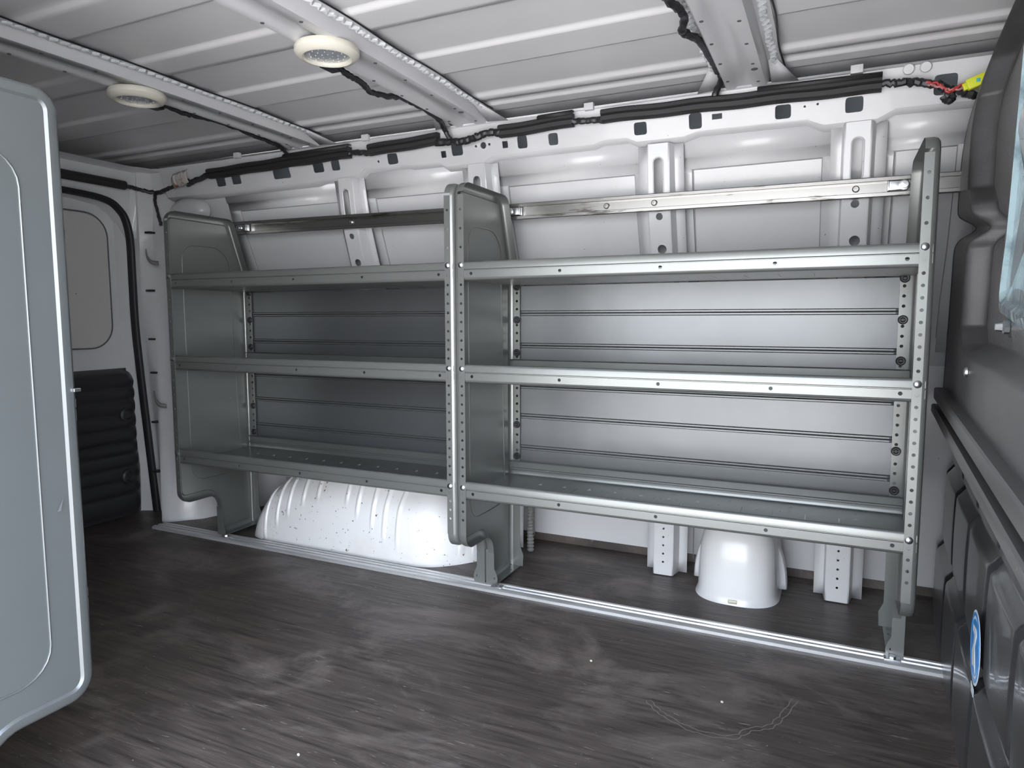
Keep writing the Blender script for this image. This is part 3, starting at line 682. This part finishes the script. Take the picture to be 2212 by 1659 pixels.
# cross rails behind the units
def cross_rail(x0, x1, z0, z1, label, bolts, ends):
    e = empty('wall_rail', ((x0+x1)/2, 1.965, (z0+z1)/2)); tag(e, label, 'wall rail', 'steel rails fixed across the wall posts')
    pr_ = [(.002, -.0245), (-.012, -.0245), (-.0135, -.0225), (-.0135, -.0145), (-.0125, -.0135), (.001, -.0130), (.001, .0130), (-.0125, .0135), (-.0135, .0145), (-.0135, .0225), (-.012, .0245), (.002, .0245)]
    b = MB(); P = [[(x, 1.965+y, zc+z) for y, z in pr_] for x, zc in ((x0, z0), (x1, z1))]
    b.grid(P, closed_v=True); b.faces(P[0], [tuple(range(12))]); b.faces(P[1], [tuple(range(12))])
    o = b.build('rail_channel', GALV, parent=e); o.location = -e.location
    zf = lambda x: z0+(z1-z0)*(x-x0)/(x1-x0)
    for x in bolts:
        b = MB(); b.lathe([(.0085, 0), (.0085, -.003), (.006, -.005), (.0035, -.005), (.003, -.002), (0, -.002)], (x, 1.965, zf(x)), (0, 1, 0), 14)
        o = b.build('bolt', GALV, parent=e); o.location = -e.location
    for x, s in ends:
        b = MB(); b.box((min(x, x+s*.036), 1.945, zf(x)-.011), (max(x, x+s*.036), 1.9485, zf(x)+.011), .0012)
        b.lathe([(.012, 0), (.012, -.002), (.0085, -.003), (.0085, -.009), (0, -.0095)], (x, 1.945, zf(x)), (0, 1, 0), 12)
        b.box((x+s*.032, 1.944, zf(x)-.012), (x+s*.036, 1.963, zf(x)+.012), .001)
        o = b.build('end_bracket', ZINC, parent=e); o.location = -e.location
    return e
cross_rail(-.935, .33, 1.143, 1.136, 'bright galvanised rail across the wall above the right shelving unit', (-.48, .03, -.62), ((-.925, 1), (.135, -1)))
cross_rail(-2.10, -.95, 1.158, 1.144, 'dull steel rail across the wall above the left shelving unit', (-1.545,), ((-2.055, 1),))

# aluminium floor rail
b = MB()
pr_ = [(1.765, 0), (1.765, .008), (1.771, .011), (1.782, .011), (1.784, .0065), (1.790, .0065), (1.792, .011), (1.802, .011), (1.804, .0065), (1.810, .0065), (1.812, .011), (1.822, .011), (1.829, .007), (1.829, 0)]
b.sweepx(pr_, -2.39, .255); tag(b.build('floor_rail', ALU, loc=(-1.07, 1.797, 0)), 'long ribbed aluminium rail screwed to the floor under the shelving feet', 'floor rail')
# bits of bright clamp at the feet
for x, lb in ((-2.02, 'at the foot of the left shelving end'), (-.895, 'at the foot of the middle divider'), (.150, 'at the foot of the right shelving end')):
    e = empty('floor_clamp', (x, 1.80, .011)); tag(e, 'small bright steel clamp on the floor rail '+lb, 'clamp')
    b = MB(); b.box((-.018, -.020, 0), (.018, .004, .003), .001); b.build('clamp_plate', ZINC, parent=e)
    b = MB(); b.lathe([(.008, .0025), (.008, .008), (0, .0085)], (0, -.008, 0), (0, 0, 1), 6); b.build('nut', ZINC, parent=e)

# ------------------------------------------------------------------ wheel arch housing
def wheel_arch():
    b = MB(); NX = 420
    cx, R, H, yf = -1.49, .468, .305, 1.850
    ribs = ((-1.885, .02), (-1.83, .075), (-1.78, .115), (-1.715, .16), (-1.65, .185), (-1.52, .185), (-1.47, .15), (-1.405, .115), (-1.355, .085), (-1.30, .07), (-1.10, .04), (-1.07, .03))
    P = []
    for i in range(NX+1):
        dx = -math.cos(PI*i/NX)*R; x = cx+dx; u = abs(dx)/R; Ht = H*max(0, 1-u**2.25)**(1/2.25)
        turn = .21*max(0, (dx/R-.50)/.50)**2.2+.02*max(0, (-dx/R-.85)/.15)**2
        D = .05+.12*Ht/H; row = []
        dent = .02*math.exp(-((x+1.28)/.09)**2)
        for k in range(34):
            ph = PI/2*k/28 if k <= 28 else PI/2
            n_ = 2.5
            z = Ht*math.sin(ph)**(2/n_); y = yf+turn+D*(1-math.cos(ph)**(2/n_))
            if k > 28: y = yf+turn+D+(2.25-(yf+turn+D))*(k-28)/5
            o = 0
            for rx, rz in ribs:
                if abs(x-rx) < .02 and z > rz-.012: o = max(o, math.exp(-((x-rx)/.0062)**4)*min(1, max(0, (z-rz+.012)/.02)))
            row.append((x, min(2.25, y-.0055*o*math.cos(ph)**.4+dent*math.exp(-((z-.235)/.035)**2)), z+.0055*o*math.sin(ph)-.003*(k == 0)))
        P.append(row)
    b.grid(P)
    o = b.build('wheel_housing', WHITE_SCUFF, sharp=80, loc=(cx, 1.95, 0))
    tag(o, 'scuffed white ribbed wheel arch housing under the left shelving unit', 'wheel housing')
wheel_arch()
def small_dome():
    e = empty('domed_housing', (-.238, 2.09, 0)); tag(e, 'smooth white domed floor housing under the right shelves between two posts', 'floor housing')
    b = MB(); P = []
    levels = [(0, 1.06, 0), (.008, 1.02, 0), (.02, 1.0, 0), (.06, .985, .004), (.10, .97, .010), (.14, .955, .018), (.17, .915, .03), (.198, .845, .045), (.222, .72, .062), (.240, .53, .08), (.250, .28, .095), (.253, .02, .105)]
    for z, k, back in levels:
        row = []
        for i in range(33):
            a = PI*i/32; c_, s_ = math.cos(a), math.sin(a); q = (abs(c_)**2.6+abs(s_)**2.6)**(-1/2.6)
            row.append((.113*k*q*c_, .0-.112*q*s_*(k if z < .15 else k)+back*.2, z))
        row = [(.113*k, .17, z)]+row+[(-.113*k, .17, z)]
        P.append(row)
    b.grid(P); b.build('dome', mat('clean_white_paint', (.68, .68, .675), .3, coat=.3), parent=e)
    b = MB(); rg = []
    for (r, y) in ((.118, .03), (.146, .03), (.150, .036), (.150, .05), (.142, .055)):
        rg.append([(r*math.cos(PI*i/28)*.9, y, .015+max(0, (r+.075)*math.sin(PI*i/28))**1.0) for i in range(29)])
    b.grid(rg); b.build('collar', WHITE, parent=e, solid=.002)
    b = MB(); b.grid([[(-.012+.024*i/6, -.1185-.001*math.sin(i), .006+.010*j/2) for j in range(3)] for i in range(7)])
    b.build('yellowed_smear', mat('yellowed_glue', (.60, .56, .44), .45), parent=e, solid=.001)
small_dome()
# ribbed tube standing in for a post edge with wavy sealant
b = MB(); b.tube([(-.922, 2.10, .02+.006*i) for i in range(40)], [.009+.004*(i % 2) for i in range(40)], 10)
tag(b.build('ribbed_post_edge', CLIP, loc=(-.922, 2.10, .02)), 'thin ribbed grey post edge with sealant behind the divider foot', 'post edge')

# ------------------------------------------------------------------ black bulkhead at the right
XU = lambda y: .135+.06*y
XL = lambda y: .186+.050*y
def sst(a, c, x): t = min(max((x-a)/(c-a), 0), 1); return t*t*(3-2*t)
bk = empty('bulkhead', (.27, 2.2, 0)); tag(bk, 'black moulded bulkhead behind the seats with quilted lower panel', 'bulkhead')
edge_u = [(.60, 2.20), (.64, 2.19), (.80, 2.15), (.96, 2.105), (.985, 2.09), (1.0, 2.03), (1.02, 2.00), (1.04, 2.02), (1.06, 2.06), (1.14, 2.05), (1.24, 2.0), (1.30, 1.965), (1.34, 1.93), (1.38, 1.87), (1.41, 1.80), (1.43, 1.73)]
def edge_y(z): return poly_interp(edge_u, z)
# inner recess limit
rec_u = [(.60, 1.70), (.74, 1.66), (.76, 1.70), (.80, 1.74), (.96, 1.72), (1.0, 1.69), (1.05, 1.70), (1.09, 1.77), (1.28, 1.78), (1.34, 1.73), (1.38, 1.66), (1.43, 1.55)]
P = []
NZ, NY = 200, 130
for j in range(NZ+1):
    z = .60+(1.43-.60)*j/NZ; ye = edge_y(z); yr = poly_interp(rec_u, z); row = []
    ycols = [ye-(ye-yr)*k/60 for k in range(60)]+[yr-.030*k/14 for k in range(14)]+[yr-.030-(yr-.030-.35)*k/60 for k in range(61)]
    for y in ycols:
        x = XU(y)+.9*max(0, z-1.18)**2
        ed = ye-y
        x += .05*(1-sst(0, .045, ed))                       # rolled back edge
        x += .014*(math.exp(-((ed-.062)/.007)**2))          # groove following the rim
        x += .045*sst(0, .028, yr-y)*sst(.735, .765, z)-.03*sst(0, .9, yr-y)*sst(.735, .80, z)     # recessed field
        # notch channel
        x += .035*math.exp(-((z-1.02-.10*(y-1.9))/.020)**2)*sst(1.56, 1.64, y)
        x += .03*math.exp(-(((z-.992)/.035)**2+((y-1.60)/.05)**2))
        row.append((x, y, z))
    P.append(row)
b = MB(); b.grid(P)
for f_ in b.bm.faces:
    c_ = f_.calc_center_median()
    if c_.y < poly_interp(rec_u, c_.z)-.029 and c_.z > .765: f_.material_index = 1
o = b.build('upper_panel', [BULK, GRAIN], sharp=80); o.parent = bk; o.location = -bk.location
# lower quilted panel
P = []
NZ, NY = 170, 330
yl = [2.16, 1.887, 1.611, 1.336, 1.068, .80, .53]
rows = [(-.03, .20), (.20, .412), (.412, .63)]
for j in range(NZ+1):
    z = -.002+.632*j/NZ; ye = poly_interp([(-.01, 2.255), (.18, 2.245), (.205, 2.215), (.23, 2.235), (.40, 2.225), (.43, 2.20), (.45, 2.215), (.63, 2.18)], z); row = []
    for i in range(NY+1):
        y = ye-(ye-.35)*i/NY
        x = XL(y)+.05*(1-sst(0, .03, ye-y))
        # tiers: each lower row stands further out, with a sloping shoulder
        x -= .012*(1-sst(.395, .418, z))+.012*(1-sst(.185, .208, z))-.006
        # vertical grooves
        for g in yl:
            off = .0 if z > .2 else .0
            x += .011*math.exp(-((y-g)/.011)**4)*(1 if z > .06 else sst(.0, .06, z))
        x += .006*math.exp(-((z-.425)/.008)**4)+.006*math.exp(-((z-.213)/.008)**4)
        # far half of each block rises a little, as a pillow
        for a, c in zip(yl, yl[1:]):
            if c <= y <= a:
                t = (a-y)/(a-c); kk = 0
                for za, zb_ in rows:
                    if za <= z < zb_: kk = math.sin(PI*min(max((z-za)/(zb_-za), 0), 1))**.35
                x -= .008*(math.sin(PI*t)**.35)*kk
        row.append((x, y, z))
    P.append(row)
b = MB(); b.grid(P); o = b.build('quilted_panel', BULK_L, sharp=80); o.parent = bk; o.location = -bk.location
# ledge: two bars with a dark slot between
def bar(z0, z1, xa, xb, m, name, y1=2.03):
    b = MB(); f0 = lambda y: .124+.053*y+xa; f1 = lambda y: .124+.053*y+xb
    P = [[(f0(y), y, z0), (f0(y)-.001, y, z0+.003), (f0(y)-.001, y, z1-.003), (f0(y)+.002, y, z1), (f1(y), y, z1), (f1(y), y, z0)] for y in (.35, .9, 1.5, y1)]
    b.grid(P, closed_v=True); b.faces(P[-1], [tuple(range(6))])
    o = b.build(name, m, parent=bk); o.location = -bk.location
bar(.612, .640, 0, .08, LEDGE, 'ledge_bar'); bar(.578, .598, -.004, .075, LEDGE, 'ledge_bar'); bar(.598, .612, .022, .075, BLACK, 'ledge_slot', 1.98)
# sticker on the second row
sy, sz = 1.34, .262
sx = XL(sy)-.006-.0125
bN = Vector((-1, .055, 0)).normalized(); bU = Vector((.055, 1, 0)).normalized()
fr = frame((sx, sy, sz), -bU, (0, 0, 1))
fr_ = lambda d: Matrix.Translation(bN*d) @ fr
st = empty('round_sticker', (sx, sy, sz)); tag(st, 'round blue and white sticker on the black quilted bulkhead', 'sticker')
def stk(loops, d, m, name):
    b = MB(); b.plate(loops, .0006, fr_(d)); o = b.build(name, m, parent=st, smooth=False); o.location = -st.location
stk([circ(0, 0, .062, 40)], .001, PALE, 'sticker_disc')
stk([circ(0, 0, .0575, 40), circ(0, 0, .052, 40)], .0018, BLUE, 'blue_ring'); stk([circ(0, 0, .0465, 40)], .0018, BLUE, 'blue_field')
stk([[(-.026, .032), (.012, .036), (.020, .026), (.004, .002), (.016, -.012), (.030, -.034), (.010, -.030), (-.014, -.036), (-.024, -.016), (-.006, .008), (-.002, .020), (-.026, .020)]], .0026, PALE, 'white_emblem')
stk([rrect(-.020, -.083, .018, -.066, .006)], .0016, PALE, 'white_tab')
# bolt head on the plain upper part
b = MB(); b.lathe([(.010, 0), (.009, .004), (.004, .006), (0, .006)], (XU(1.53)-.001, 1.53, .715), (-1, .06, 0), 14)
o = b.build('screw', ZINC, parent=bk); o.location = -bk.location
# clear blue plastic pane standing in the recess
pn = empty('clear_panel', (.25, 1.35, .84)); tag(pn, 'pale blue clear plastic panel with rounded corner in the bulkhead recess', 'plastic panel')
outl = [(1.21, 1.27), (1.302, 1.018), (1.335, .935), (1.405, .858), (1.410, .842), (1.398, .830), (1.37, .823), (1.0, .800), (.8, .80), (.8, 1.27)]
b = MB(); P = []
cxm, czm = 1.05, 1.05
for k, dx in ((1.0, .012), (1.0, .006), (.985, .0), (.93, -.003), (.90, .004), (.5, .006), (.02, .006)):
    P.append([(.240+dx+(y-1.35)*.06-.03*sst(0, .9, 1.68-y)+.008, cxm+(y-cxm)*k, czm+(z-czm)*k) for y, z in outl])
b.grid(P, closed_v=True); o = b.build('pane', GLASSY, parent=pn); o.location = -pn.location
b = MB(); b.box((.242, 1.20, .785), (.275, 1.31, .828), .006); o = b.build('mounting_tab', BULK_L, parent=pn); o.location = -pn.location
b = MB(); b.lathe([(.011, 0), (.011, .007), (.007, .009), (.006, .018), (0, .019)], (.240, 1.283, .803), (-1, .06, 0), 8); o = b.build('nut', ZINC, parent=pn); o.location = -pn.location

# ------------------------------------------------------------------ marks on the floor and on the near panel
pts = spline([(-.335, 1.391, .0006), (-.31, 1.365, .0006), (-.285, 1.348, .0006), (-.225, 1.323, .0006), (-.155, 1.331, .0006), (-.125, 1.372, .0006), (-.09, 1.40, .0006), (-.07, 1.449, .0006), (-.049, 1.525, .0006)], 10)
b = MB(); prev = None; P = []
for i, p in enumerate(pts):
    d = (pts[min(i+1, len(pts)-1)]-pts[max(i-1, 0)]).normalized(); nn = Vector((-d.y, d.x, 0)); wv = .0035+.004*abs(math.sin(i*.5))+random.uniform(0, .0012)
    P.append([tuple(p+nn*wv), tuple(p+nn*(wv-.0022)), tuple(p-nn*(wv-.0022)), tuple(p-nn*wv)])
b.grid([[r[0], r[1]] for r in P]); b.grid([[r[2], r[3]] for r in P])
o = b.build('water_mark', STAIN, parent=bpy.data.objects['floor'], smooth=False)
sp_ = mat('small_debris_crumb', (.5, .46, .38), .7)
for i, (x, y, lb_) in enumerate(((-.885, .93, 'leftmost of the crumbs, low in the picture'), (-.50, 1.50, 'behind the others, nearest the aluminium rail'), (-.19, 1.45, 'just above the dried water mark'))):
    b = MB(); b.lathe([(.003, 0), (.0032, .002), (.002, .0035), (0, .004)], (0, 0, 0), (0, 0, 1), 6); o = b.build('crumb', sp_, loc=None); o.location = (x, y, 0); o.scale = (1, .7, 1)
    tag(o, 'tiny pale crumb on the dark floor, '+lb_, 'debris', 'tiny crumbs on the floor')
near = [o for o in bpy.data.objects if o.name.startswith('shelving_unit')][-1]
b = MB(); b.grid([[(-1.1392, y, z) for y, z in ((.674+.002*k, .505+.004*k), (.680+.001*k, .505+.0045*k))] for k in range(6)])
o = b.build('scuff_mark', mat('dark_scuff', (.10, .10, .115), .5), smooth=False); o.parent = near; o.matrix_parent_inverse = (Matrix.Translation((-1.14, .72, 0)) @ Matrix.Rotation(PI, 4, 'Z')).inverted()
b = MB(); b.box((-1.141, .712, .698), (-1.1365, .724, .704), .001)
o = b.build('bare_metal_nick', ZINC); o.parent = near; o.matrix_parent_inverse = (Matrix.Translation((-1.14, .72, 0)) @ Matrix.Rotation(PI, 4, 'Z')).inverted()
